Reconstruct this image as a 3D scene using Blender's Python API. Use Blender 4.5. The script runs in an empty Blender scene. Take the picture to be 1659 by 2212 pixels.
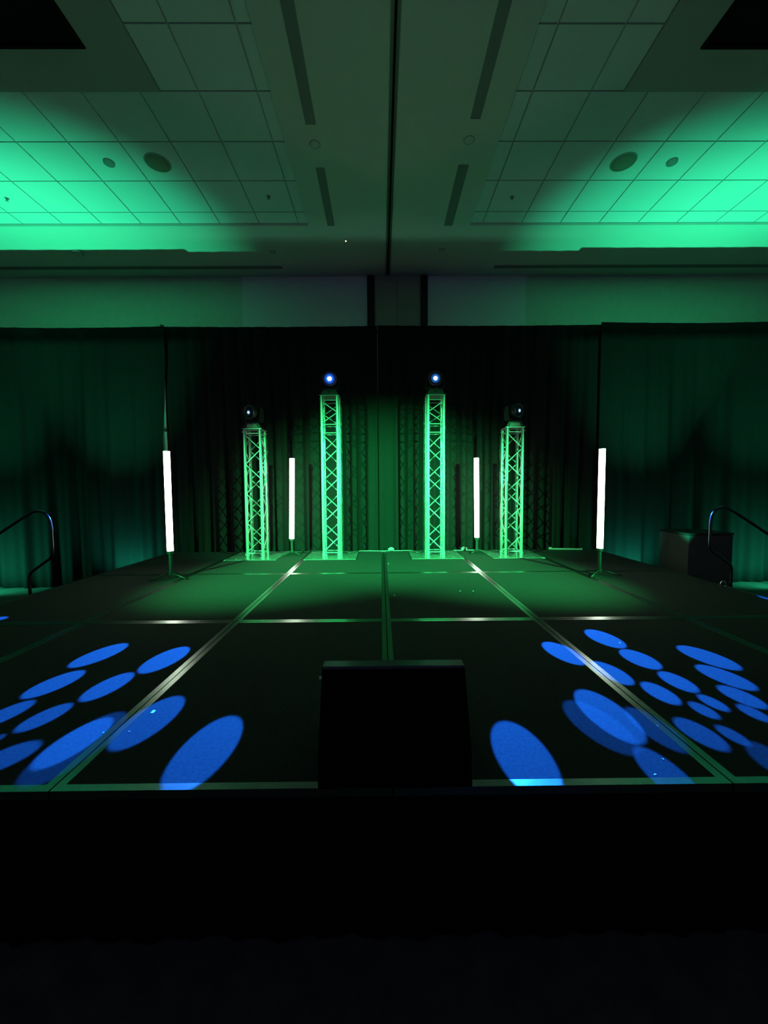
import bpy, math, random
from mathutils import Vector, Matrix

random.seed(7)
scene = bpy.context.scene
COL = scene.collection
S = 0.61                      # stage height above the ballroom floor
CX = 0.13                     # centre line of the room's ceiling

# ------------------------------------------------------------------ camera
F_PX, PITCH, YAW, ROLL = 867.05, 0.05742, -0.00672, -0.00683
def cam_axis(u, fw, up):
    c, s = math.cos(PITCH), math.sin(PITCH)
    yy = c * fw + s * up
    zz = -s * fw + c * up
    c, s = math.cos(YAW), math.sin(YAW)
    return Vector((c * u - s * yy, s * u + c * yy, zz))
cr, sr = math.cos(ROLL), math.sin(ROLL)
right = cam_axis(cr, 0, sr)
upv = cam_axis(-sr, 0, cr)
fwd = cam_axis(0, 1, 0)
cd = bpy.data.cameras.new('camera')
cd.sensor_fit = 'HORIZONTAL'
cd.sensor_width = 36.0
cd.lens = F_PX / 1659.0 * 36.0
cd.clip_start = 0.02
cam = bpy.data.objects.new('camera', cd)
COL.objects.link(cam)
m3 = Matrix((right, upv, -fwd)).transposed()
cam.matrix_world = Matrix.Translation((-0.0345, -1.3688, S + 1.0636)) @ m3.to_4x4()
scene.camera = cam

# ------------------------------------------------------------------ exposure, world, large lights
vs = scene.view_settings
vs.view_transform = 'Standard'
vs.look = 'None'
vs.exposure = 0.0
vs.gamma = 1.0
vs.use_curve_mapping = False

world = bpy.data.worlds.new('dark_room_ambient')
scene.world = world
world.use_nodes = True
world.node_tree.nodes['Background'].inputs['Color'].default_value = (0.62, 0.60, 1.25, 1)
world.node_tree.nodes['Background'].inputs['Strength'].default_value = 0.05

def spot(name, loc, aim, power, color, angle, blend=1.0, size=0.05):
    ld = bpy.data.lights.new(name, 'SPOT')
    ld.energy = power
    ld.color = color
    ld.spot_size = math.radians(angle)
    ld.spot_blend = blend
    ld.shadow_soft_size = size
    o = bpy.data.objects.new(name, ld)
    COL.objects.link(o)
    o.location = loc
    o.rotation_euler = (Vector(aim) - Vector(loc)).to_track_quat('-Z', 'Y').to_euler()
    return o

TEAL = (0.03, 1.0, 0.43)
GREEN = (0.035, 1.0, 0.22)
# floor uplights beside the stage: a beam past the drape's top edge and weak spill on the cloth
for sx, x0 in ((-1, -3.98), (1, 3.93)):
    spot('uplight_beam', (x0, 4.0, 0.22), (x0 + sx * 0.95, 5.8, 6.0), 1150, TEAL, 53, 1.0, 0.03)
    spot('uplight_beam', (x0 + sx * 2.4, 4.0, 0.22), (x0 + sx * 2.5, 5.7, 6.0), 950, TEAL, 55, 1.0, 0.03)
    spot('uplight_spill', (x0 + sx * 0.30, 5.15, 0.25), (x0 + sx * 0.35, 5.6, 0.75), 75, (0.03, 1.0, 0.6), 140, 1.0, 0.06)
    spot('uplight_spill', (x0 + sx * 2.6, 4.75, 0.3), (x0 + sx * 2.4, 5.5, 0.6), 150, (0.03, 1.0, 0.5), 140, 1.0, 0.06)
# front-of-house green spots left and right of the audience
spot('front_spot', (-4.4, -1.0, S + 2.6), (-0.5, 4.6, S + 0.5), 12500, GREEN, 36, 0.85, 0.05)
spot('front_spot', (4.5, -1.0, S + 2.6), (0.6, 4.6, S + 0.5), 12500, GREEN, 36, 0.85, 0.05)

GOBO_L = [(0.1051, -0.0522, 0.0252, 0.0201, -1.464, 1.0), (0.0041, -0.0513, 0.0257, 0.0205, -1.586, 1.0), (0.0823, -0.0059, 0.0187, 0.0167, -1.266, 1.0), (0.0183, -0.0074, 0.0184, 0.0154, -1.464, 1.0), (0.068, 0.0267, 0.0134, 0.0121, -1.266, 0.85), (0.0274, 0.026, 0.0128, 0.0117, -1.969, 0.85), (-0.0312, 0.04, 0.0175, 0.0154, -1.658, 1), (-0.0713, 0.0212, 0.0228, 0.0192, -1.746, 0.8), (-0.1416, 0.0376, 0.0248, 0.0207, -1.897, 0.9), (0.0028, 0.053, 0.0146, 0.0099, -2.838, 0.7), (-0.0377, 0.0417, 0.0246, 0.0203, -1.304, 0.3), (0.0344, 0.043, 0.004, 0.0024, 2.831, 0.5), (0.4666, -0.1264, 0.0179, 0.0114, 2.84, 1), (0.7644, -0.1314, 0.03, 0.022, 0.9, 1)]
GOBO_R = [(-0.0489, -0.0739, 0.0258, 0.0208, 1.242, 1.0), (0.0462, -0.0493, 0.0251, 0.0194, 1.895, 1.0), (-0.0415, -0.028, 0.0199, 0.0169, 0.787, 1.0), (0.0221, -0.0113, 0.018, 0.0158, 1.621, 1.0), (-0.1316, -0.0226, 0.024, 0.0203, 1.041, 0.9), (-0.0959, 0.0063, 0.0187, 0.0166, 0.828, 0.9), (-0.0347, 0.0071, 0.0149, 0.0121, 0.792, 1.0), (0.0041, 0.0173, 0.0135, 0.0117, 0.859, 1.0), (-0.0682, 0.028, 0.014, 0.0114, 0.622, 0.9), (-0.03, 0.031, 0.009, 0.0075, 0.761, 0.9), (-0.0094, 0.0363, 0.0085, 0.0073, 0.612, 0.8), (-0.0486, 0.0422, 0.0088, 0.0068, 0.643, 0.8), (0.0254, 0.0518, 0.0123, 0.0117, 0.437, 0.65), (0.0021, 0.0553, 0.0076, 0.0066, 0.771, 0.65), (0.0821, 0.0307, 0.0239, 0.02, 1.386, 0.95), (0.1001, 0.0384, 0.0227, 0.0189, 2.169, 0.28), (0.0563, 0.045, 0.0169, 0.0136, 1.476, 0.35), (0.0888, 0.071, 0.0154, 0.0129, 1.266, 0.65), (0.179, 0.0528, 0.0236, 0.0204, 1.885, 0.95), (0.0038, 0.0692, 0.0137, 0.0073, -2.66, 0.3), (-0.6306, -0.1813, 0.0308, 0.0118, -2.55, 1), (-0.7798, -0.1415, 0.03, 0.022, -0.9, 1)]
GOBO_POWER = 23500

def gobo_light(name, loc, aim, dots):
    """moving-head beam through a breakup gobo: a spot whose light is masked by a disc of round holes"""
    o = spot(name, loc, aim, GOBO_POWER, (1, 1, 1), 100, 0.02, 0.003)
    ld = o.data
    ld.use_nodes = True
    nt = ld.node_tree
    nt.nodes.clear()
    out = nt.nodes.new('ShaderNodeOutputLight')
    em = nt.nodes.new('ShaderNodeEmission')
    em.inputs['Color'].default_value = (0.008, 0.16, 1.0, 1)
    nt.links.new(em.outputs[0], out.inputs[0])
    tc = nt.nodes.new('ShaderNodeTexCoord')
    sep = nt.nodes.new('ShaderNodeSeparateXYZ')
    nt.links.new(tc.outputs['Normal'], sep.inputs[0])
    comb = nt.nodes.new('ShaderNodeCombineXYZ')
    for i, ax in enumerate('XY'):
        dv = nt.nodes.new('ShaderNodeMath'); dv.operation = 'DIVIDE'
        nt.links.new(sep.outputs[ax], dv.inputs[0])
        nt.links.new(sep.outputs['Z'], dv.inputs[1])
        mu = nt.nodes.new('ShaderNodeMath'); mu.operation = 'MULTIPLY'
        nt.links.new(dv.outputs[0], mu.inputs[0]); mu.inputs[1].default_value = -1.0
        nt.links.new(mu.outputs[0], comb.inputs[i])
    acc = None
    for (u, v, a, b, rot, inten) in dots:
        mp = nt.nodes.new('ShaderNodeMapping'); mp.vector_type = 'TEXTURE'
        mp.inputs['Location'].default_value = (u, v, 0)
        mp.inputs['Rotation'].default_value = (0, 0, rot)
        mp.inputs['Scale'].default_value = (a, b, 1)
        nt.links.new(comb.outputs[0], mp.inputs['Vector'])
        ln = nt.nodes.new('ShaderNodeVectorMath'); ln.operation = 'LENGTH'
        nt.links.new(mp.outputs[0], ln.inputs[0])
        mr = nt.nodes.new('ShaderNodeMapRange'); mr.interpolation_type = 'SMOOTHSTEP'
        soft = min(0.3, 0.0014 / b)
        mr.inputs['From Min'].default_value = 1.0 + soft
        mr.inputs['From Max'].default_value = 1.0 - soft
        mr.inputs['To Max'].default_value = inten
        nt.links.new(ln.outputs['Value'], mr.inputs['Value'])
        if acc is None:
            acc = mr.outputs[0]
        else:
            ad = nt.nodes.new('ShaderNodeMath'); ad.operation = 'ADD'
            nt.links.new(acc, ad.inputs[0]); nt.links.new(mr.outputs[0], ad.inputs[1])
            acc = ad.outputs[0]
    nt.links.new(acc, em.inputs['Strength'])
    return o

gobo_light('gobo_beam', (-0.82, 4.82, S + 2.82), (-1.45, 0.7, S), GOBO_L)
gobo_light('gobo_beam', (0.82, 4.82, S + 2.82), (1.4, 0.8, S), GOBO_R)

# ------------------------------------------------------------------ helpers
class MB:
    def __init__(self):
        self.v, self.f, self.sm = [], [], []
    def face(self, idx, smooth=False):
        self.f.append(tuple(idx)); self.sm.append(smooth)
    def box(self, x0, x1, y0, y1, z0, z1):
        b = len(self.v)
        self.v += [(x0, y0, z0), (x1, y0, z0), (x1, y1, z0), (x0, y1, z0), (x0, y0, z1), (x1, y0, z1), (x1, y1, z1), (x0, y1, z1)]
        for q in ((0, 3, 2, 1), (4, 5, 6, 7), (0, 1, 5, 4), (1, 2, 6, 5), (2, 3, 7, 6), (3, 0, 4, 7)):
            self.face([b + i for i in q])
        return self
    def cyl(self, p, q, r, n=12, r2=None):
        p, q = Vector(p), Vector(q)
        if r2 is None: r2 = r
        d = (q - p).normalized()
        a = d.orthogonal().normalized(); c = d.cross(a)
        b = len(self.v)
        ring = [(math.cos(2 * math.pi * i / n), math.sin(2 * math.pi * i / n)) for i in range(n)]
        for base, rad in ((p, r), (q, r2)):
            self.v += [tuple(base + (a * x + c * y) * rad) for x, y in ring]
        for i in range(n):
            j = (i + 1) % n
            self.face((b + i, b + j, b + n + j, b + n + i), True)
        k = len(self.v)
        self.v += [self.v[b + i] for i in range(2 * n)]
        self.face([k + n - 1 - i for i in range(n)])
        self.face([k + n + i for i in range(n)])
        return self
    def tube(self, pts, r, n=10):
        pts = [Vector(p) for p in pts]
        b = len(self.v)
        prev = None
        for i, p in enumerate(pts):
            d = (pts[min(i + 1, len(pts) - 1)] - pts[max(i - 1, 0)]).normalized()
            if prev is None:
                a = d.orthogonal().normalized()
            else:
                a = (prev - d * prev.dot(d)).normalized()
            prev = a
            c = d.cross(a)
            self.v += [tuple(p + (a * math.cos(2 * math.pi * k / n) + c * math.sin(2 * math.pi * k / n)) * r) for k in range(n)]
        for i in range(len(pts) - 1):
            for k in range(n):
                j = (k + 1) % n
                self.face((b + i * n + k, b + i * n + j, b + (i + 1) * n + j, b + (i + 1) * n + k), True)
        self.face([b + n - 1 - k for k in range(n)])
        e = b + (len(pts) - 1) * n
        self.face([e + k for k in range(n)])
        return self
    def prism_x(self, prof, x0, x1):
        """extrude a (y,z) profile along x"""
        n = len(prof); b = len(self.v)
        self.v += [(x0, y, z) for y, z in prof] + [(x1, y, z) for y, z in prof]
        for i in range(n):
            j = (i + 1) % n
            self.face((b + i, b + n + i, b + n + j, b + j))
        self.face([b + i for i in range(n)])
        self.face([b + 2 * n - 1 - i for i in range(n)])
        return self
    def prism_y(self, prof, y0, y1):
        n = len(prof); b = len(self.v)
        self.v += [(x, y0, z) for x, z in prof] + [(x, y1, z) for x, z in prof]
        for i in range(n):
            j = (i + 1) % n
            self.face((b + i, b + j, b + n + j, b + n + i))
        self.face([b + n - 1 - i for i in range(n)])
        self.face([b + n + i for i in range(n)])
        return self
    def lathe(self, prof, n=24, axis='z', c=(0, 0, 0)):
        """prof: (radius, height) pairs"""
        b = len(self.v); m = len(prof)
        for r, h in prof:
            for k in range(n):
                t = 2 * math.pi * k / n
                x, y = r * math.cos(t), r * math.sin(t)
                p = (x, y, h) if axis == 'z' else ((x, -h, y) if axis == 'y' else (h, x, y))
                self.v.append((p[0] + c[0], p[1] + c[1], p[2] + c[2]))
        for i in range(m - 1):
            for k in range(n):
                j = (k + 1) % n
                self.face((b + i * n + k, b + i * n + j, b + (i + 1) * n + j, b + (i + 1) * n + k), True)
        return self
    def mesh(self, name, mat):
        me = bpy.data.meshes.new(name)
        me.from_pydata(self.v, [], self.f)
        for p, s in zip(me.polygons, self.sm):
            p.use_smooth = s
        me.materials.append(mat)
        me.update()
        return me
    def build(self, name, mat, parent=None, loc=(0, 0, 0)):
        return obj(name, self.mesh(name, mat), parent, loc)

def obj(name, me, parent=None, loc=(0, 0, 0)):
    o = bpy.data.objects.new(name, me)
    COL.objects.link(o)
    o.location = loc
    if parent: o.parent = parent
    return o
def tag(o, label=None, cat=None, group=None, kind=None):
    if label: o['label'] = label
    if cat: o['category'] = cat
    if group: o['group'] = group
    if kind: o['kind'] = kind
    return o
def thing(name, loc, label, cat, group=None):
    o = bpy.data.objects.new(name, None)
    o.empty_display_size = 0.1
    COL.objects.link(o)
    o.location = loc
    return tag(o, label, cat, group)

def mat(name, color, rough=0.7, metal=0.0, noise=0.0, nscale=60.0, bump=0.0, bscale=200.0, spec=0.5, emit=None, estr=0.0, sheen=0.0):
    m = bpy.data.materials.new(name)
    m.use_nodes = True
    nt = m.node_tree
    b = nt.nodes['Principled BSDF']
    b.inputs['Base Color'].default_value = (*color, 1)
    b.inputs['Roughness'].default_value = rough
    b.inputs['Metallic'].default_value = metal
    b.inputs['Specular IOR Level'].default_value = spec
    if sheen:
        b.inputs['Sheen Weight'].default_value = sheen
    if emit:
        b.inputs['Emission Color'].default_value = (*emit, 1)
        b.inputs['Emission Strength'].default_value = estr
    tc = nt.nodes.new('ShaderNodeTexCoord')
    if noise:
        n = nt.nodes.new('ShaderNodeTexNoise')
        n.inputs['Scale'].default_value = nscale
        n.inputs['Detail'].default_value = 4
        nt.links.new(tc.outputs['Object'], n.inputs['Vector'])
        r = nt.nodes.new('ShaderNodeMix'); r.data_type = 'RGBA'
        lo = tuple(c * (1 - noise) for c in color); hi = tuple(min(1, c * (1 + noise)) for c in color)
        r.inputs['A'].default_value = (*lo, 1); r.inputs['B'].default_value = (*hi, 1)
        nt.links.new(n.outputs['Fac'], r.inputs['Factor'])
        nt.links.new(r.outputs['Result'], b.inputs['Base Color'])
    if bump:
        n2 = nt.nodes.new('ShaderNodeTexNoise')
        n2.inputs['Scale'].default_value = bscale
        n2.inputs['Detail'].default_value = 3
        nt.links.new(tc.outputs['Object'], n2.inputs['Vector'])
        bp = nt.nodes.new('ShaderNodeBump')
        bp.inputs['Strength'].default_value = bump
        bp.inputs['Distance'].default_value = 0.004
        nt.links.new(n2.outputs['Fac'], bp.inputs['Height'])
        nt.links.new(bp.outputs['Normal'], b.inputs['Normal'])
    return m

M = {}
M['wall'] = mat('wall_vinyl', (0.70, 0.82, 0.66), 0.8, noise=0.08, nscale=8)
M['wall_pale'] = mat('wall_pale_panel', (0.93, 0.93, 0.93), 0.75, noise=0.03, nscale=10)
M['wall_door'] = mat('pocket_door', (0.46, 0.44, 0.36), 0.7, noise=0.06, nscale=10)
M['post'] = mat('dark_post', (0.012, 0.011, 0.011), 0.6)
M['drywall'] = mat('ceiling_drywall', (0.66, 0.66, 0.62), 0.85, noise=0.03, nscale=6)
M['bay'] = mat('bay_drywall_dimmed', (0.44, 0.44, 0.42), 0.85, noise=0.03, nscale=6)  # drywall with a darker colour standing in for the bay's weaker light
M['tile'] = mat('acoustic_tile', (0.74, 0.76, 0.78), 0.9, noise=0.05, nscale=120, bump=0.15, bscale=160)
M['grid'] = mat('tile_grid_bar', (0.55, 0.55, 0.53), 0.7)
M['black'] = mat('matt_black', (0.004, 0.004, 0.004), 0.8, spec=0.2)
M['slot'] = mat('diffuser_blade', (0.26, 0.26, 0.26), 0.7)
M['slot_frame'] = mat('diffuser_frame', (0.30, 0.30, 0.28), 0.6)
M['speaker'] = mat('ceiling_speaker_grille', (0.26, 0.21, 0.16), 0.8, noise=0.2, nscale=300)
M['white_plastic'] = mat('white_plastic', (0.6, 0.6, 0.57), 0.5)
M['track'] = mat('track_rail', (0.16, 0.16, 0.15), 0.5, metal=0.3)
M['floor'] = mat('ballroom_carpet', (0.11, 0.11, 0.10), 0.95, noise=0.5, nscale=9, bump=0.4, bscale=250, spec=0.1)
M['carpet'] = mat('stage_carpet', (0.030, 0.030, 0.030), 0.95, noise=0.6, nscale=70, bump=0.5, bscale=420, spec=0.15)
M['trim'] = mat('deck_aluminium_trim', (0.27, 0.268, 0.268), 0.30, metal=1.0, noise=0.2, nscale=30, bump=0.05, bscale=90)
M['deck_side'] = mat('deck_edge', (0.03, 0.03, 0.03), 0.6)
M['drape'] = mat('black_drape', (0.0105, 0.011, 0.011), 0.95, noise=0.25, nscale=25, spec=0.05)
M['skirt'] = mat('stage_skirt_cloth', (0.010, 0.010, 0.010), 0.95, spec=0.1)
M['alu'] = mat('truss_aluminium', (0.38, 0.39, 0.395), 0.36, metal=0.55, noise=0.06, nscale=40)
M['plate'] = mat('polished_base_plate', (0.25, 0.26, 0.265), 0.2, metal=0.45, noise=0.1, nscale=12)
M['fixture'] = mat('fixture_black', (0.018, 0.019, 0.02), 0.45)
M['fixture_panel'] = mat('fixture_front_panel', (0.32, 0.33, 0.33), 0.45)
M['stand'] = mat('stand_black', (0.02, 0.021, 0.02), 0.4)
M['tube_light'] = mat('led_tube_glow', (0.9, 0.9, 0.9), 0.5, emit=(1.0, 0.93, 0.88), estr=11.0)
M['steel'] = mat('handrail_steel', (0.13, 0.13, 0.135), 0.22, metal=1.0)
M['chrome'] = mat('chrome', (0.8, 0.8, 0.8), 0.15, metal=1.0)
M['pole'] = mat('drape_pole_aluminium', (0.55, 0.56, 0.56), 0.35, metal=0.6)
M['case'] = mat('case_cloth', (0.06, 0.06, 0.06), 0.7, noise=0.15, nscale=10)
M['wedge'] = mat('wedge_black', (0.003, 0.003, 0.003), 0.7, spec=0.1, bump=0.2, bscale=300)
M['wedge_trim'] = mat('wedge_top_edge', (0.14, 0.14, 0.16), 0.25)
M['cable'] = mat('black_cable', (0.02, 0.02, 0.02), 0.45)
M['cable_grey'] = mat('pale_cable', (0.35, 0.35, 0.33), 0.5)
M['paper'] = mat('white_paper', (0.8, 0.8, 0.8), 0.7)
M['led_dot'] = mat('indicator_led', (0.8, 0.8, 0.7), 0.4, emit=(1.0, 0.9, 0.6), estr=6.0)
M['screen'] = mat('fixture_display', (0.01, 0.02, 0.02), 0.2)

def lens_mat(name, core, halo, r0, r1, estr_core, estr_halo):
    """glowing front lens: hot lamp image in the middle, bloom round it painted into the emission"""
    m = bpy.data.materials.new(name)
    m.use_nodes = True
    nt = m.node_tree
    b = nt.nodes['Principled BSDF']
    b.inputs['Base Color'].default_value = (0.01, 0.015, 0.03, 1)
    b.inputs['Roughness'].default_value = 0.1
    tc = nt.nodes.new('ShaderNodeTexCoord')
    ln = nt.nodes.new('ShaderNodeVectorMath'); ln.operation = 'LENGTH'
    nt.links.new(tc.outputs['Object'], ln.inputs[0])
    mr = nt.nodes.new('ShaderNodeMapRange'); mr.interpolation_type = 'SMOOTHSTEP'
    mr.inputs['From Min'].default_value = r1; mr.inputs['From Max'].default_value = r0
    mr.inputs['To Min'].default_value = 0.0; mr.inputs['To Max'].default_value = 1.0
    nt.links.new(ln.outputs['Value'], mr.inputs['Value'])
    pw = nt.nodes.new('ShaderNodeMath'); pw.operation = 'POWER'; pw.inputs[1].default_value = 2.0
    nt.links.new(mr.outputs[0], pw.inputs[0])
    st = nt.nodes.new('ShaderNodeMath'); st.operation = 'GREATER_THAN'
    nt.links.new(mr.outputs[0], st.inputs[0]); st.inputs[1].default_value = 0.98
    mx = nt.nodes.new('ShaderNodeMix'); mx.data_type = 'RGBA'
    mx.inputs['A'].default_value = (*halo, 1); mx.inputs['B'].default_value = (*core, 1)
    nt.links.new(st.outputs[0], mx.inputs['Factor'])
    nt.links.new(mx.outputs['Result'], b.inputs['Emission Color'])
    ma = nt.nodes.new('ShaderNodeMath'); ma.operation = 'MULTIPLY_ADD'
    nt.links.new(st.outputs[0], ma.inputs[0]); ma.inputs[1].default_value = estr_core
    ml = nt.nodes.new('ShaderNodeMath'); ml.operation = 'MULTIPLY'
    nt.links.new(pw.outputs[0], ml.inputs[0]); ml.inputs[1].default_value = estr_halo
    nt.links.new(ml.outputs[0], ma.inputs[2])
    nt.links.new(ma.outputs[0], b.inputs['Emission Strength'])
    return m

# ------------------------------------------------------------------ room shell
ZS = S + 5.386                # soffit
ZT = S + 5.426                # tile plane
YW = 7.08                     # back wall
XW = 11.0
T = 0.6416                    # tile module
ci0 = 1.335                   # coffer inner edge from the centre line
co0 = 8.6                     # coffer outer edge
YC0, YC1 = -2.0, 5.49         # coffer depth range
YF = -5.0

tag(MB().box(-XW - .2, XW + .2, YF, YW + .2, -0.1, 0.0).build('floor', M['floor']), kind='structure')
wall = MB().box(-XW, XW, YW, YW + 0.15, 0, ZT + 0.3).build('wall_back', M['wall'])
tag(wall, kind='structure')
tag(MB().box(-XW - .15, -XW, YF, YW, 0, ZT + 0.3).build('wall_left', M['wall']), kind='structure')
tag(MB().box(XW, XW + .15, YF, YW, 0, ZT + 0.3).build('wall_right', M['wall']), kind='structure')
MB().box(-2.83, -0.29, YW - 0.02, YW, 0.02, ZS).build('pale_panel', M['wall_pale'], wall)
MB().box(0.94, 2.95, YW - 0.02, YW, 0.02, ZS).build('pale_panel', M['wall_pale'], wall)
MB().box(-0.29, -0.14, YW - 0.06, YW, 0.02, ZS).build('pocket_post', M['post'], wall)
MB().box(0.80, 0.94, YW - 0.06, YW, 0.02, ZS).build('pocket_post', M['post'], wall)
MB().box(-0.14, 0.317, YW - 0.025, YW, 0.02, ZS).build('pocket_door', M['wall_door'], wall)
MB().box(0.325, 0.80, YW - 0.025, YW, 0.02, ZS).build('pocket_door', M['wall_door'], wall)

ceil = MB()
ceil.box(CX - ci0, CX + ci0, YC0, YC1, ZS, ZS + 0.12)                 # centre beam
ceil.box(-XW, XW, YC1, YW, ZS, ZS + 0.12)                          # strip along the back wall
ceil.box(-XW, CX - co0, YC0, YC1, ZS, ZS + 0.12)
ceil.box(CX + co0, XW, YC0, YC1, ZS, ZS + 0.12)
ceil.box(-XW, XW, YF, YC0, ZS, ZS + 0.12)
ceil.box(-XW, XW, YF, YW, ZS + 0.12, ZS + 0.22)                    # slab above
ceiling = ceil.build('ceiling', M['drywall'])
tag(ceiling, kind='structure')

# coffers: bar grid plus single tiles
row0 = 5.2211
colL, colR = -1.3618, 1.6666
GAP = 0.018
pan_y = row0 - 3 * T
panL, panR = -2.42, 2.676
tile_full = MB().box(-T / 2 + GAP / 2, T / 2 - GAP / 2, -T / 2 + GAP / 2, T / 2 - GAP / 2, 0, 0.02).mesh('ceiling_tile', M['tile'])
def tile_at(x0, x1, y0, y1):
    if abs((x1 - x0) - T) < 1e-6 and abs((y1 - y0) - T) < 1e-6:
        obj('ceiling_tile', tile_full, ceiling, ((x0 + x1) / 2, (y0 + y1) / 2, ZT))
    elif x1 - x0 > 0.05 and y1 - y0 > 0.05:
        g = GAP / 2
        MB().box(x0 + g, x1 - g, y0 + g, y1 - g, 0, 0.02).build('ceiling_tile', M['tile'], ceiling, (0, 0, ZT))
for side, c0, pan in ((-1, colL, panL), (1, colR, panR)):
    inner = CX + side * ci0
    outer = CX + side * co0
    xa, xb = min(inner, outer), max(inner, outer)
    MB().box(xa, xb, YC0, YC1, ZT + 0.022, ZT + 0.04).build('ceiling_grid', M['grid'], ceiling)
    xl = [inner] + [c0 + side * T * k for k in range(11)]
    yl = [YC1] + [row0 - T * k for k in range(7)]
    for i in range(len(xl) - 1):
        x0, x1 = min(xl[i], xl[i + 1]), max(xl[i], xl[i + 1])
        for j in range(len(yl) - 1):
            y0, y1 = yl[j + 1], yl[j]
            if y1 <= pan_y + 1e-4:
                # tiles stop at the plain bay
                if side < 0:
                    if x1 <= pan: continue
                    tile_at(max(x0, pan), x1, y0, y1)
                else:
                    if x0 >= pan: continue
                    tile_at(x0, min(x1, pan), y0, y1)
            else:
                tile_at(x0, x1, y0, y1)
    # plain bay with its black rectangular recess
    bx = CX + side * 3.035
    a, b2 = (outer, pan) if side < 0 else (pan, outer)
    bay = MB()
    if side < 0:
        bay.box(bx, pan, YC0, pan_y, ZT - 0.012, ZT + 0.02)
        bay.box(outer, bx, 2.85, pan_y, ZT - 0.012, ZT + 0.02)
        bay.box(outer, bx - 3.0, YC0, 2.85, ZT - 0.012, ZT + 0.02)
        hx0, hx1 = bx - 3.0, bx
    else:
        bay.box(pan, bx, YC0, pan_y, ZT - 0.012, ZT + 0.02)
        bay.box(bx, outer, 2.85, pan_y, ZT - 0.012, ZT + 0.02)
        bay.box(bx + 3.0, outer, YC0, 2.85, ZT - 0.012, ZT + 0.02)
        hx0, hx1 = bx, bx + 3.0
    bay.build('plain_bay', M['bay'], ceiling)
    wside = 'left' if side < 0 else 'right'
    f = thing('ceiling_recess_panel', ((hx0 + hx1) / 2, 1.4, ZT), 'black rectangular recess cut into the plain ceiling bay, top %s corner' % wside, 'ceiling recess', 'black ceiling recesses')
    w = (hx1 - hx0) / 2
    MB().box(-w, w, -1.4, 1.45, 0.0, 0.012).build('back', M['black'], f)
    rim = MB()
    rim.box(-w, w, 1.42, 1.45, -0.03, 0.0); rim.box(-w, -w + .03, -1.4, 1.42, -0.03, 0.0); rim.box(w - .03, w, -1.4, 1.42, -0.03, 0.0)
    rim.build('rim', M['black'], f)

# ------------------------------------------------------------------ ceiling fittings
def track():
    t = thing('partition_track', (CX, 2.0, ZS), 'dark movable-wall track running along the middle of the ceiling', 'ceiling track')
    y0, y1 = YF - 2.0 + 0.01, YW - 2.07
    MB().box(-0.045, -0.014, y0, y1, -0.016, 0.0).build('rail', M['track'], t)
    MB().box(0.014, 0.045, y0, y1, -0.016, 0.0).build('rail', M['track'], t)
    MB().box(-0.014, 0.014, y0, y1, -0.004, -0.0005).build('slot', M['black'], t)
track()

def diffuser(x0, x1, y0, y1, label, group, along_x=False):
    cx, cy = (x0 + x1) / 2, (y0 + y1) / 2
    t = thing('slot_diffuser', (cx, cy, ZS), label, 'air diffuser', group)
    hx, hy = (x1 - x0) / 2, (y1 - y0) / 2
    fr = MB(); e = 0.006
    fr.box(-hx, -hx + e, -hy, hy, -0.006, 0); fr.box(hx - e, hx, -hy, hy, -0.006, 0)
    fr.box(-hx + e, hx - e, -hy, -hy + e, -0.006, 0); fr.box(-hx + e, hx - e, hy - e, hy, -0.006, 0)
    fr.build('frame', M['slot_frame'], t)
    MB().box(-hx + e, hx - e, -hy + e, hy - e, -0.0025, -0.0005).build('back', M['slot'], t)
    for k in (-1, 0, 1):
        if along_x:
            MB().box(-hx + e, hx - e, k * hy * .5 - .004, k * hy * .5 + .004, -0.005, -0.0025).build('blade', M['slot'], t)
        else:
            MB().box(k * hx * .5 - .004, k * hx * .5 + .004, -hy + e, hy - e, -0.005, -0.0025).build('blade', M['slot'], t)
G1 = 'slot diffusers beside the ceiling track'
diffuser(-0.90, -0.775, 1.2, 3.65, 'long dark ceiling slot diffuser left of the track, nearest the camera', G1)
diffuser(-0.885, -0.765, 4.295, 5.485, 'short dark ceiling slot diffuser left of the track, nearest the back wall', G1)
diffuser(1.04, 1.16, 1.2, 3.58, 'long dark ceiling slot diffuser right of the track, nearest the camera', G1)
diffuser(1.03, 1.17, 4.245, 5.49, 'short dark ceiling slot diffuser right of the track, nearest the back wall', G1)
G2 = 'slot diffusers along the back wall'
diffuser(-9.0, -1.93, 6.67, 6.77, 'thin ceiling slot diffuser parallel to the back wall on the left', G2, True)
diffuser(2.2, 9.0, 6.67, 6.77, 'thin ceiling slot diffuser parallel to the back wall on the right', G2, True)

def disc(name, x, y, z, r, label, cat, group, m, depth=0.012, ring=True):
    t = thing(name, (x, y, z), label, cat, group)
    MB().lathe([(0.0001, -depth), (r * .55, -depth), (r * .88, -depth * .8), (r * .88, 0)], 28).build('grille', m, t)
    if ring:
        MB().lathe([(r * .88, 0), (r * .88, -depth * .9), (r * .97, -depth * .7), (r, 0)], 28).build('rim', M['slot_frame'], t)
    return t
G3 = 'round speakers in the ceiling tiles'
disc('ceiling_speaker', -2.98, 4.26, ZT, 0.165, 'large round brown ceiling speaker in the left tiled coffer', 'ceiling speaker', G3, M['speaker'])
disc('ceiling_speaker', 3.25, 4.26, ZT, 0.165, 'large round brown ceiling speaker in the right tiled coffer', 'ceiling speaker', G3, M['speaker'])
G4 = 'small round ceiling fittings'
disc('ceiling_vent_cap', -3.62, 4.25, ZT, 0.07, 'small round fitting beside the large speaker in the left coffer', 'ceiling fitting', G4, M['slot'], 0.03)
disc('ceiling_vent_cap', 3.90, 4.25, ZT, 0.07, 'small round fitting beside the large speaker in the right coffer', 'ceiling fitting', G4, M['slot'], 0.03)
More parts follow.
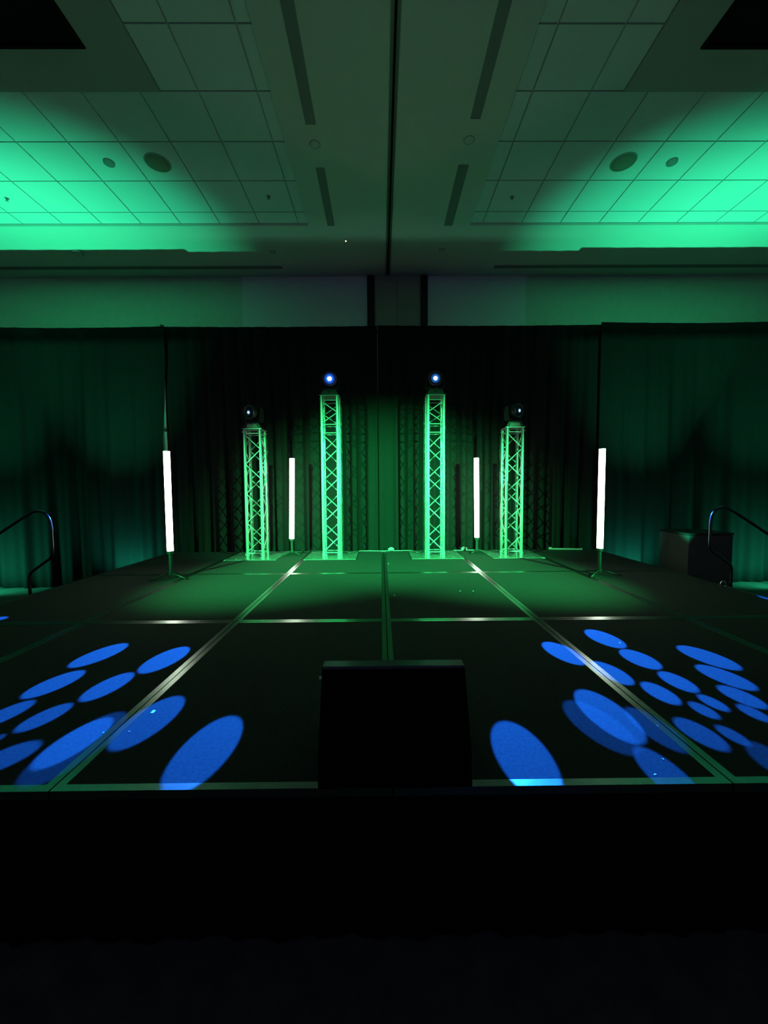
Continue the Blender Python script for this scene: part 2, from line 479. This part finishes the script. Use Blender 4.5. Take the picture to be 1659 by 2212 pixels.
G5 = 'sprinkler heads'
def sprinkler(x, y, z, label):
    t = thing('sprinkler_head', (x, y, z), label, 'sprinkler', G5)
    MB().lathe([(0.0001, -0.004), (0.028, -0.004), (0.032, 0)], 16).build('escutcheon', M['slot_frame'], t)
    MB().cyl((0, 0, -0.004), (0, 0, -0.035), 0.008, 8).build('stem', M['slot'], t)
    MB().cyl((0, 0, -0.035), (0, 0, -0.039), 0.02, 12).build('deflector', M['slot'], t)
sprinkler(-5.58, 4.91, ZT, 'tiny dark sprinkler head in the bright green tiles at the left edge')
sprinkler(-1.68, 4.88, ZT, 'tiny dark sprinkler head in the inner corner tile of the left coffer')
sprinkler(1.96, 4.90, ZT, 'tiny dark sprinkler head in the inner corner tile of the right coffer')
G6 = 'pale round fittings on the soffit'
disc('downlight_trim', -0.836, 3.93, ZS, 0.07, 'faint round fitting between the two left slot diffusers', 'ceiling fitting', G6, M['white_plastic'], 0.004)
disc('downlight_trim', 1.09, 3.87, ZS, 0.07, 'faint round fitting between the two right slot diffusers', 'ceiling fitting', G6, M['white_plastic'], 0.004)
disc('smoke_detector', -5.50, 6.21, ZS, 0.085, 'pale oval smoke detector on the edge of the bright green light, left', 'smoke detector', G6, M['white_plastic'], 0.045)
disc('smoke_detector', 1.10, 6.17, ZS, 0.055, 'pale smoke detector just right of the ceiling track near the back wall', 'smoke detector', G6, M['white_plastic'], 0.02)
disc('smoke_detector', -1.98, 6.22, ZS, 0.055, 'pale smoke detector on the dim strip near the back wall, left of centre', 'smoke detector', G6, M['white_plastic'], 0.02)
t = thing('emergency_beacon', (-0.618, 5.88, ZS), 'tiny glowing ceiling beacon left of the track near the back wall', 'ceiling light')
MB().lathe([(0.0001, -0.01), (0.03, -0.01), (0.035, 0)], 16).build('housing', M['white_plastic'], t)
MB().lathe([(0.0001, -0.022), (0.006, -0.02), (0.010, -0.01)], 10).build('lamp', M['led_dot'], t)

# ------------------------------------------------------------------ stage
W, D = 1.22, 1.8316
TR = 0.036
TH = 0.10
def deck_meshes():
    e = 0.003
    c = MB().box(TR, W - TR, TR, D - TR, -0.02, 0.0).mesh('carpet', M['carpet'])
    lx = MB(); lx.box(e, TR, e, D - e, -0.03, 0.0015)
    lm = lx.mesh('edge_trim', M['trim'])
    fx = MB(); fx.box(TR, W - TR, e, TR, -0.03, 0.0015)
    fm = fx.mesh('edge_trim', M['trim'])
    fr = MB().box(0.055, W - 0.055, 0.055, D - 0.055, -TH, -0.02).mesh('frame', M['deck_side'])
    lg = MB().cyl((0, 0, -S), (0, 0, -TH), 0.022, 10).mesh('leg', M['stand'])
    return c, lm, fm, fr, lg
dc, dl, df, dfr, dlg = deck_meshes()
rows = ['front', 'middle', 'back']
cols = ['leftmost deck', 'second deck from the left', 'third deck from the left', 'third deck from the right', 'second deck from the right', 'rightmost deck']
for j in range(3):
    for i in range(6):
        x0, y0 = (i - 3) * W, j * D
        d = thing('stage_deck', (x0, y0, S), 'black carpeted stage deck with metal edges, %s row, %s' % (rows[j], cols[i]), 'stage deck', 'stage decks')
        obj('carpet', dc, d)
        obj('edge_trim', dl, d); obj('edge_trim', dl, d, (W - TR - 0.003, 0, 0))
        obj('edge_trim', df, d); obj('edge_trim', df, d, (0, D - TR - 0.003, 0))
        obj('frame', dfr, d)
        for lx, ly in ((.08, .08), (W - .08, .08), (.08, D - .08), (W - .08, D - .08)):
            obj('leg', dlg, d, (lx, ly, 0))

def cloth(x0, x1, ybase, z0, z1, amp, wl, seed, nz=14, step=0.02, top_sag=None, xedge=None, phase_drift=0.15, along='x'):
    rnd = random.Random(seed)
    ph = [rnd.uniform(0, 6.28) for _ in range(6)]
    n = max(4, int((x1 - x0) / step))
    mb = MB()
    for k in range(nz + 1):
        tz = k / nz
        z = z0 + (z1 - z0) * tz
        for i in range(n + 1):
            x = x0 + (x1 - x0) * i / n
            dr = phase_drift * (1 - tz)
            s = math.sin(x / wl * 6.283 + ph[0] + 1.3 * math.sin(x * 1.7 + ph[1]) + dr * math.sin(3 * tz + x))
            s += 0.55 * math.sin(x / (wl * .47) * 6.283 + ph[2] + 0.9 * math.sin(x * 2.9 + ph[3]) + dr * 1.5 * math.sin(2 * tz + 1.7 * x))
            s += 0.8 * math.sin(x / (wl * 3.1) * 6.283 + ph[4])
            ed = min(1.0, 0.15 + min(x - x0, x1 - x) / 0.3)
            a = amp * ed * (0.10 + 0.90 * (1 - tz) ** 0.6)
            xx = x
            if xedge: xx = xedge(x, z)
            zz = z + (top_sag(x) * max(0, (tz - .8) / .2) if top_sag else 0)
            p = (xx, ybase + s * a, zz) if along == 'x' else (ybase + s * a, xx, zz)
            mb.v.append(p)
    for k in range(nz):
        for i in range(n):
            a = k * (n + 1) + i
            mb.face((a, a + 1, a + n + 2, a + n + 1), True)
    return mb

def cloth_thing(mb, name, label, cat, m, group=None, thick=0.006, loc=(0, 0, 0)):
    o = mb.build(name, m)
    so = o.modifiers.new('thickness', 'SOLIDIFY'); so.thickness = thick
    return tag(o, label, cat, group)

# skirt round the platform
cloth_thing(cloth(-3 * W + 0.06, 3 * W - 0.06, 0.030, 0.012, S - 0.032, 0.008, 0.16, 3, nz=4), 'stage_skirt', 'black pleated skirt hanging below the front edge of the stage', 'stage skirt', M['skirt'], 'stage skirts')
cloth_thing(cloth(0.06, 3 * D, -3 * W + 0.030, 0.012, S - 0.032, 0.008, 0.16, 4, nz=4, along='y'), 'stage_skirt', 'black pleated skirt hanging below the left edge of the stage', 'stage skirt', M['skirt'], 'stage skirts')
cloth_thing(cloth(0.06, 3 * D, 3 * W - 0.030, 0.012, S - 0.032, 0.008, 0.16, 5, nz=4, along='y'), 'stage_skirt', 'black pleated skirt hanging below the right edge of the stage', 'stage skirt', M['skirt'], 'stage skirts')

# ------------------------------------------------------------------ drapes
ZD = S + 3.825
def edgeL(x, z):           # left drape: its right-hand edge swings clear of the pole lower down
    k = max(0.0, min(1.0, (x + 4.4) / 0.75))
    t = max(0.0, min(1.0, (S + 3.15 - z) / 1.2))
    return x - 0.085 * k * k * t
GD = 'black pipe-and-drape panels'
cloth_thing(cloth(-8.6, -3.65, 5.54, 0.015, ZD - 0.02, 0.035, 0.42, 11, top_sag=lambda x: -0.02 * abs(math.sin((x + 3.7) * 1.05)), xedge=edgeL), 'black_curtain', 'black drape left of the bare pole and the left front light tube', 'drape', M['drape'], GD)
cloth_thing(cloth(-3.72, -0.085, 5.605, 0.015, ZD, 0.040, 0.30, 12, top_sag=lambda x: -0.012 * abs(math.sin((x + 3.7) * 0.85))), 'black_curtain', 'black drape behind the two left truss towers', 'drape', M['drape'], GD)
cloth_thing(cloth(-0.075, 3.765, 5.605, 0.015, ZD + 0.005, 0.040, 0.30, 23, top_sag=lambda x: -0.012 * abs(math.sin((x + 0.1) * 0.81))), 'black_curtain', 'black drape behind the two right truss towers', 'drape', M['drape'], GD)
cloth_thing(cloth(3.70, 8.8, 5.54, 0.015, ZD + 0.02, 0.035, 0.45, 14, top_sag=lambda x: -0.02 * abs(math.sin((x - 3.75) * 1.05))), 'black_curtain', 'black drape right of the right front light tube, behind the case', 'drape', M['drape'], GD)

GU = 'drape support uprights'
def upright(x, y, label, ztop):
    t = thing('drape_upright', (x, y, 0), label, 'drape pole', GU)
    MB().box(-0.2, 0.2, -0.02, 0.02, 0, 0.008).build('foot', M['stand'], t)
    MB().cyl((0, 0, 0.008), (0, 0, S + 2.08), 0.022, 14).build('lower_tube', M['pole'], t)
    MB().cyl((0, 0, S + 2.06), (0, 0, S + 2.11), 0.030, 14).build('lock_collar', M['stand'], t)
    MB().cyl((0, 0, S + 2.11), (0, 0, ztop), 0.017, 12).build('upper_tube', M['pole'], t)
    MB().lathe([(0.017, 0), (0.032, 0.0), (0.032, 0.008), (0.02, 0.018), (0.0001, 0.02)], 14, c=(0, 0, ztop)).build('top_cap', M['stand'], t)
upright(-3.70, 5.574, 'slim aluminium drape pole showing above the left front light tube', ZD)
upright(3.80, 5.60, 'drape pole at the joint above the right front light tube, only its cap showing', ZD + 0.02)
bars = [(-8.6, -3.72, 5.62, 'drape crossbar along the top of the left drape'), (-3.68, 3.75, 5.66, 'drape crossbar along the top of the middle drapes'), (3.85, 8.8, 5.62, 'drape crossbar along the top of the right drape')]
for x0, x1, y, lb in bars:
    tag(MB().cyl((x0, y, ZD - 0.075), (x1, y, ZD - 0.075), 0.018, 10).build('drape_crossbar', M['stand']), lb, 'drape bar', 'drape crossbars')

# ------------------------------------------------------------------ truss towers
HW = 0.12                     # chord centre offset
RC = 0.025
RB = 0.009
chord2 = MB().cyl((0, 0, 0.012), (0, 0, 2.0), RC, 16).mesh('chord', M['alu'])
chord05 = MB().cyl((0, 0, 0.0), (0, 0, 0.5), RC, 16).mesh('chord', M['alu'])
hbar = MB().cyl((-HW, 0, 0), (HW, 0, 0), RB, 10).mesh('horizontal_brace', M['alu'])
collar = MB().cyl((0, 0, -0.03), (0, 0, 0.03), RC + 0.004, 16).mesh('coupler', M['alu'])
pin = MB().cyl((-0.04, 0, 0), (0.04, 0, 0), 0.005, 8).mesh('coupler_pin', M['chrome'])
def diag_mesh(dz, sgn):
    return MB().cyl((-HW * sgn, 0, 0), (HW * sgn, 0, dz), RB, 10).mesh('diagonal_brace', M['alu'])
N2, N05 = 8, 2
Z2a, Z2b = 0.085, 1.915
dz2 = (Z2b - Z2a) / N2
Z5a, Z5b = 0.085, 0.415
dz5 = (Z5b - Z5a) / N05
DM = {(0, 1): diag_mesh(dz2, 1), (0, -1): diag_mesh(dz2, -1), (1, 1): diag_mesh(dz5, 1), (1, -1): diag_mesh(dz5, -1)}
faces = [((0, -HW), 0.0, 0), ((0, HW), 0.0, 1), ((HW, 0), math.pi / 2, 0), ((-HW, 0), math.pi / 2, 1)]
def truss_section(parent, z0, kind, flip):
    n, za, zb, dz = ((N2, Z2a, Z2b, dz2), (N05, Z5a, Z5b, dz5))[kind]
    for sx in (-1, 1):
        for sy in (-1, 1):
            obj('chord', (chord2, chord05)[kind], parent, (sx * HW, sy * HW, z0))
    for (fx, fy), rot, odd in faces:
        for zz in (za - 0.02, zb + 0.02):
            o = obj('horizontal_brace', hbar, parent, (fx, fy, z0 + zz)); o.rotation_euler.z = rot
        for k in range(n):
            sg = 1 if (k + odd + flip) % 2 == 0 else -1
            o = obj('diagonal_brace', DM[(kind, sg)], parent, (fx, fy, z0 + za + k * dz)); o.rotation_euler.z = rot
plate_mesh = MB().box(-0.395, 0.395, -0.395, 0.395, 0, 0.008).mesh('base_plate', M['plate'])
GT = 'box truss towers'
def tower(x, tall, label, flip=1):
    t = thing('truss_tower', (x, 5.035, S + 0.0015), label, 'truss tower', GT)
    obj('base_plate', plate_mesh, t)
    truss_section(t, 0, 0, flip)
    top = 2.0
    for sx in (-1, 1):
        for sy in (-1, 1):
            obj('coupler', collar, t, (sx * HW, sy * HW, 0.04))
            obj('coupler_pin', pin, t, (sx * HW, sy * HW, 0.045))
            obj('coupler_pin', pin, t, (sx * HW, sy * HW, 1.955))
    if tall:
        truss_section(t, 2.0, 1, flip)
        for sx in (-1, 1):
            for sy in (-1, 1):
                obj('coupler', collar, t, (sx * HW, sy * HW, 2.0))
                obj('coupler_pin', pin, t, (sx * HW, sy * HW, 2.455))
        top = 2.5
    MB().box(-0.15, 0.15, -0.15, 0.15, top, top + 0.008).build('top_plate', M['alu'], t)
    for sx in (-1, 1):
        for sy in (-1, 1):
            MB().cyl((sx * .26, sy * .26, 0.008), (sx * .26, sy * .26, 0.012), 0.022, 12).build('plate_bolt', M['chrome'], t)
    return S + 0.0015 + top + 0.008
TX = (-2.02, -0.82, 0.82, 2.05)
z_s = tower(TX[0], False, 'shorter green-lit truss tower on the far left', 0)
z_t = tower(TX[1], True, 'tall green-lit truss tower left of the stage centre', 0)
tower(TX[2], True, 'tall green-lit truss tower right of the stage centre', 1)
tower(TX[3], False, 'shorter green-lit truss tower on the far right', 0)

# ------------------------------------------------------------------ moving heads
lens_blue = lens_mat('lens_deep_blue', (0.85, 0.95, 1.0), (0.02, 0.16, 1.0), 0.026, 0.108, 14, 1.6)  # halo colours imitate bloom round the lamp, painted as emission on an oversized lens
lens_cyan = lens_mat('lens_pale_blue', (0.85, 0.97, 1.0), (0.03, 0.22, 0.75), 0.024, 0.095, 14, 1.1)
lens_dim = lens_mat('lens_dim', (0.75, 0.95, 1.0), (0.05, 0.25, 0.45), 0.016, 0.06, 8, 0.35)
GH = 'moving-head lights on the towers'
def moving_head(x, z, aim, lens, rl, label, panel):
    t = thing('moving_head', (x, 5.035, z), label, 'stage light', GH)
    # base: chamfered box
    prof = [(-0.125, 0.0), (0.125, 0.0), (0.125, 0.035), (0.095, 0.085), (-0.095, 0.085), (-0.125, 0.035)]
    MB().prism_y(prof, -0.13, 0.13).build('base', M['fixture'], t)
    pn = MB().prism_y([(-0.085, 0.014), (0.085, 0.014), (0.068, 0.066), (-0.068, 0.066)], -0.136, -0.13).build('control_panel', M['fixture_panel'] if panel else M['fixture'], t)
    MB().box(-0.018, 0.016, -0.139, -0.136, 0.034, 0.056).build('display', M['screen'], pn)
    MB().lathe([(0.0001, 0.012), (0.007, 0.008), (0.008, 0)], 8, c=(0.01, -0.115, 0.085)).build('knob', M['white_plastic'], t)
    # yoke turns with the pan angle
    d = Vector(aim) - Vector((x, 5.035, z + 0.265))
    pan = math.atan2(d.x, -d.y)
    tilt = math.atan2(d.z, math.hypot(d.x, d.y))
    yk = MB()
    yk.cyl((0, 0, 0.085), (0, 0, 0.11), 0.07, 20)
    yk.box(-0.135, 0.135, -0.045, 0.045, 0.105, 0.135)
    yo = yk.build('yoke', M['fixture'], t); yo.rotation_euler.z = pan
    for s in (-1, 1):
        arm = MB().prism_x([(-0.05, 0.12), (0.05, 0.12), (0.035, 0.31), (0.0, 0.33), (-0.035, 0.31)], s * 0.135 - 0.012, s * 0.135 + 0.012).build('yoke_arm', M['fixture'], t)
        arm.rotation_euler.z = pan
    hd = MB()
    prof = [(0.0001, -0.13), (0.06, -0.128), (0.098, -0.10), (0.115, -0.03), (0.115, 0.03), (0.115, 0.09), (0.110, 0.128), (0.106, 0.13), (0.10, 0.118), (0.0001, 0.118)]
    hd.lathe(prof, 28, axis='y')
    h = hd.build('head', M['fixture'], t, (0, 0, 0.265))
    h.rotation_euler = (tilt if True else 0, 0, pan)
    h.rotation_mode = 'XYZ'
    R = Matrix.Rotation(pan, 3, 'Z') @ Matrix.Rotation(-tilt, 3, 'X')
    h.rotation_euler = R.to_euler()
    L = MB().lathe([(0.0001, 0.012), (rl * .5, 0.009), (rl, 0.0)], 28, axis='y').build('lens', lens, h, (0, -0.122, 0))
    return t
moving_head(TX[0], z_s, (-4.0, 0.5, S + 1.6), lens_dim, 0.080, 'moving head on the far left tower, lens turned left', True)
moving_head(TX[1], z_t, (-0.60, -1.3, S + 2.0), lens_blue, 0.098, 'moving head glowing deep blue on the tall left tower', False)
moving_head(TX[2], z_t, (0.55, -1.3, S + 2.0), lens_cyan, 0.098, 'moving head with pale blue lens on the tall right tower', False)
moving_head(TX[3], z_s, (4.6, 1.2, S + 1.9), lens_dim, 0.080, 'moving head on the far right tower, lens turned right', True)

# ------------------------------------------------------------------ LED tubes
GL = 'white LED light tubes on small stands'
def led_tube(x, y, z0, z1, r, lean, label, reach=0.24):
    t = thing('led_tube_light', (x, y, S + 0.0015), label, 'light tube', GL)
    h = z1 - z0
    MB().cyl((lean * 0, 0, z0), (lean * h, 0, z1), r, 18).build('glow_tube', M['tube_light'], t)
    MB().cyl((0, 0, z0 - 0.035), (0, 0, z0), r * 1.02, 16).build('end_cap', M['stand'], t)
    MB().cyl((lean * h, 0, z1), (lean * h, 0, z1 + 0.006), r * 1.02, 16).build('end_cap', M['stand'], t)
    MB().cyl((0, 0, 0.07), (0, 0, z0 - 0.035), 0.022, 12).build('post', M['stand'], t)
    MB().cyl((0, 0, 0.045), (0, 0, 0.08), 0.03, 12).build('hub', M['stand'], t)
    for k in range(3):
        a = math.radians(100 + 120 * k)
        MB().tube([(0, 0, 0.065), (reach * .42 * math.cos(a), reach * .42 * math.sin(a), 0.045), (reach * math.cos(a), reach * math.sin(a), 0.010)], 0.009, 8).build('leg', M['stand'], t)
led_tube(-2.58, 3.45, 0.335, 1.525, 0.036, 0.0, 'white glowing LED tube at the front left, below the bare drape pole')
led_tube(2.604, 3.43, 0.33, 1.52, 0.036, 0.0, 'white glowing LED tube at the front right of the stage')
led_tube(-1.49, 5.12, 0.265, 1.56, 0.039, 0.022, 'white glowing LED tube between the two left truss towers', 0.15)
led_tube(1.525, 5.15, 0.262, 1.55, 0.039, -0.012, 'white glowing LED tube between the two right truss towers', 0.15)

# ------------------------------------------------------------------ handrails
def smooth(pts, n=6):
    P = [Vector(p) for p in pts]
    out = []
    for i in range(len(P) - 1):
        a, b, c, d = P[max(i - 1, 0)], P[i], P[i + 1], P[min(i + 2, len(P) - 1)]
        for k in range(n):
            t = k / n
            out.append(0.5 * ((2 * b) + (c - a) * t + (2 * a - 5 * b + 4 * c - d) * t * t + (3 * b - a - 3 * c + d) * t ** 3))
    out.append(P[-1])
    return out
GR = 'stage step handrails'
def handrail(x, y, sx, pts, label):
    t = thing('handrail', (x, y, S), label, 'handrail', GR)
    path = smooth([(sx * a, 0, b) for a, b in pts])
    k = len(path) * 5 // len(pts)
    MB().tube(path, 0.0145, 12).build('rail', M['steel'], t)
    for ax in (pts[0][0], pts[-1][0]):
        MB().cyl((sx * ax, 0, -0.60), (sx * ax, 0, -0.53), 0.026, 12).build('socket', M['stand'], t)
        MB().box(-0.05 + sx * ax, 0.05 + sx * ax, -0.05, 0.05, -S, -0.60).build('mounting_plate', M['stand'], t)
# points: outward offset from the foot, height
RL = [(0, -0.58), (0, 0.03), (0, 0.18), (-0.02, 0.235), (-0.07, 0.275), (-0.17, 0.345), (-0.225, 0.39), (-0.247, 0.45), (-0.247, 0.60), (-0.247, 0.70), (-0.225, 0.79), (-0.165, 0.845), (-0.09, 0.848), (-0.02, 0.815), (0.15, 0.71), (0.55, 0.45), (0.85, 0.255), (0.90, 0.20), (0.90, -0.58)]
handrail(-3.775, 2.87, -1, [(a * 1.06, (b - 1.0636) * 1.06 + 1.0636 + 0.015 if b > 0 else b) for a, b in RL], 'bent steel step handrail with a blue glint at the left edge of the stage')
handrail(3.745, 2.9, 1, [(a, b - 0.01) for a, b in RL], 'bent steel step handrail with a blue glint at the right edge of the stage')

def steps(x, y0, y1, sx, label):
    t = thing('stage_steps', (x, (y0 + y1) / 2, 0), label, 'steps', 'steps beside the stage')
    h = (y1 - y0) / 2
    for k in range(3):
        a, b = sx * (0.02 + 0.27 * k), sx * (0.02 + 0.27 * (k + 1))
        MB().box(min(a, b), max(a, b), -h, h, 0.42 - 0.155 * k, 0.455 - 0.155 * k).build('tread', M['deck_side'], t)
    for yy in (-h, h - 0.03):
        MB().prism_y([(sx * 0.02, 0.0), (sx * 0.83, 0.0), (sx * 0.83, 0.10), (sx * 0.02, 0.42)][::sx], yy, yy + 0.03).build('stringer', M['deck_side'], t)
steps(-3.71, 1.62, 2.55, -1, 'black steps below the left handrail')
steps(3.73, 1.88, 2.81, 1, 'black steps below the right handrail')

# ------------------------------------------------------------------ small things
t = thing('monitor_wedge', (0.008, 0.10, S + 0.0015), 'black wedge monitor speaker standing at the front edge of the stage', 'monitor speaker')
prof = [(-0.10, 0.0), (-0.085, 0.12), (0.03, 0.362), (0.045, 0.374), (0.085, 0.376), (0.33, 0.10), (0.33, 0.0)]
MB().prism_x(prof, -0.268, 0.268).build('cabinet', M['wedge'], t)
MB().box(-0.271, 0.271, 0.036, 0.088, 0.372, 0.383).build('top_edge', M['wedge_trim'], t)
for s in (-1, 1):
    MB().prism_x([(p[0] * 1.0, p[1]) for p in prof], s * 0.2685 - 0.004 * (s > 0) * 0, s * 0.2685 + s * 0.006).build('side_panel', M['wedge'], t)
for z in (0.335, 0.17):
    MB().cyl((-0.274, 0.04, z), (-0.286, 0.04, z), 0.008, 10).build('side_screw', M['chrome'], t)

t = thing('equipment_case', (4.72, 4.66, 0), 'dark boxy equipment case beside the right end of the stage', 'case')
MB().box(-0.32, 0.32, -0.30, 0.30, 0.06, 0.97).build('body', M['case'], t)
MB().box(-0.328, 0.328, -0.308, 0.308, 0.975, 1.005).build('lid', M['fixture'], t)
for sx in (-1, 1):
    for sy in (-1, 1):
        MB().cyl((sx * .25 - .015, sy * .23, 0.03), (sx * .25 + .015, sy * .23, 0.03), 0.03, 14).build('caster', M['stand'], t)
        MB().box(sx * .25 - .03, sx * .25 + .03, sy * .23 - .03, sy * .23 + .03, 0.055, 0.062).build('caster_plate', M['stand'], t)

t = thing('d_ring', (3.60, 2.83, S + 0.0015), 'small bright metal loop at the right stage edge beside the handrail foot', 'metal loop')
MB().tube(smooth([(-0.025, 0, 0.0), (-0.026, 0, 0.03), (-0.015, 0, 0.052), (0, 0, 0.058), (0.015, 0, 0.052), (0.026, 0, 0.03), (0.025, 0, 0.0)]), 0.006, 8).build('loop', M['chrome'], t)
MB().box(-0.035, 0.035, -0.012, 0.012, 0, 0.004).build('foot', M['chrome'], t)

t = thing('spare_bar', (3.09, 5.40, S + 0.0015), 'thin pale bar lying on the back right of the stage', 'bar')
MB().cyl((-0.22, 0.03, 0.018), (0.26, -0.03, 0.018), 0.016, 10).build('tube', M['cable_grey'], t)
MB().cyl((-0.26, 0.035, 0.026), (-0.215, 0.03, 0.026), 0.024, 10).build('end_cap', M['cable_grey'], t)
MB().cyl((0.255, -0.03, 0.02), (0.275, -0.0325, 0.02), 0.019, 10).build('end_cap', M['cable_grey'], t)

def cable(pts, r, label, m, group='cables on the back of the stage', conn=()):
    t = thing('power_cable', (pts[0][0], pts[0][1], S + 0.0015), label, 'cable', group)
    x0, y0 = pts[0][:2]
    MB().tube(smooth([(x - x0, y - y0, z + r) for x, y, z in pts], 8), r, 8).build('lead', m, t)
    for x, y in conn:
        MB().lathe([(0.0001, -0.055), (0.012, -0.05), (0.034, -0.012), (0.034, 0.012), (0.012, 0.05), (0.0001, 0.055)], 12, axis='x', c=(x - x0, y - y0, 0.034)).build('connector', M['cable_grey'], t)
cable([(-1.80, 5.43, 0), (-1.62, 5.46, 0), (-1.35, 5.40, 0), (-1.2, 5.44, 0.012), (-1.05, 5.455, 0)], 0.006, 'dark cable behind the left inner light tube', M['cable'])
cable([(-0.42, 5.44, 0), (-0.25, 5.46, 0), (-0.1, 5.43, 0), (0.1, 5.45, 0), (0.35, 5.46, 0), (0.50, 5.45, 0.0)], 0.006, 'pale cable with a connector between the two tall towers', M['cable_grey'], conn=((0.13, 5.452),))
cable([(1.20, 5.45, 0), (1.30, 5.44, 0), (1.42, 5.45, 0), (1.62, 5.46, 0), (1.66, 5.44, 0)], 0.006, 'pale cable with a connector between the two right towers', M['cable_grey'], conn=((1.38, 5.45),))
GC = 'cables strapped to the towers'
def tower_cable(x, sx, ztop, label):
    t = thing('truss_cable', (x, 5.035, S + 0.0015), label, 'cable', GC)
    px, py = sx * (HW + RC + 0.009), HW
    rnd = random.Random(int(x * 100))
    pts = [(px + rnd.uniform(-.004, .004), py + rnd.uniform(-.012, .012), 0.05 + (ztop - 0.05) * k / 16) for k in range(17)]
    MB().tube(smooth([(px * .6, py + .05, ztop + 0.04)] + pts[::-1] + [(px + .02 * sx, py + .05, 0.02), (px + .05 * sx, py + .12, 0.016)], 3), 0.007, 8).build('lead', M['cable'], t)
    for k in (3, 7, 11, 14):
        z = 0.05 + (ztop - 0.05) * k / 16
        MB().cyl((px, py, z - .012), (px, py, z + .012), 0.012, 10).build('cable_tie', M['stand'], t)
tower_cable(TX[0], 1, 1.9, 'black cable strapped down the back of the far left tower')
tower_cable(TX[1], 1, 2.4, 'black cable strapped down the back of the tall left tower')
tower_cable(TX[2], -1, 2.4, 'black cable strapped down the back of the tall right tower')
tower_cable(TX[3], -1, 1.9, 'black cable strapped down the back of the far right tower')

scr = MB()
scr.v = [(-0.010, -0.005, 0), (0.009, -0.006, 0), (0.011, 0.005, 0), (-0.008, 0.006, 0), (-0.010, -0.005, 0.0015), (0.009, -0.006, 0.0015), (0.011, 0.005, 0.0025), (-0.008, 0.006, 0.0015)]
for q in ((0, 3, 2, 1), (4, 5, 6, 7), (0, 1, 5, 4), (1, 2, 6, 5), (2, 3, 7, 6), (3, 0, 4, 7)): scr.face(q)
scr_mesh = scr.mesh('paper_scrap', M['paper'])
PS = [(1.591, 1.31, .6, 'inside the rearmost blue light spot on the right'), (1.19, 0.355, .35, 'beside the right deck seam inside a dim blue spot'),
      (1.061, 0.136, .4, 'inside the blue spot nearest the front edge on the right'), (0.972, 0.052, .5, 'at the front edge of the stage, right of the wedge'),
      (-1.139, 0.511, 1.3, 'larger than the others, in a blue spot beside the left seam'), (-1.265, 0.348, .3, 'just left of the left deck seam near the front'),
      (-1.156, 0.354, .35, 'just right of the left deck seam near the front'), (0.777, 2.733, 1.0, 'left one of the pair right of the centre seam'),
      (0.911, 2.729, .8, 'right one of the pair right of the centre seam'), (0.062, 4.286, 1.1, 'beside the centre seam near the back of the stage'),
      (0.091, 2.592, .8, 'beside the centre seam in the middle of the stage')]
for x, y, k, lb in PS:
    o = obj('paper_scrap', scr_mesh, None, (x, y, S + 0.0005))
    o.scale = (k, k, 1)
    o.rotation_euler.z = random.uniform(0, 3)
    tag(o, 'white paper scrap ' + lb, 'paper scrap', 'paper scraps on the stage')
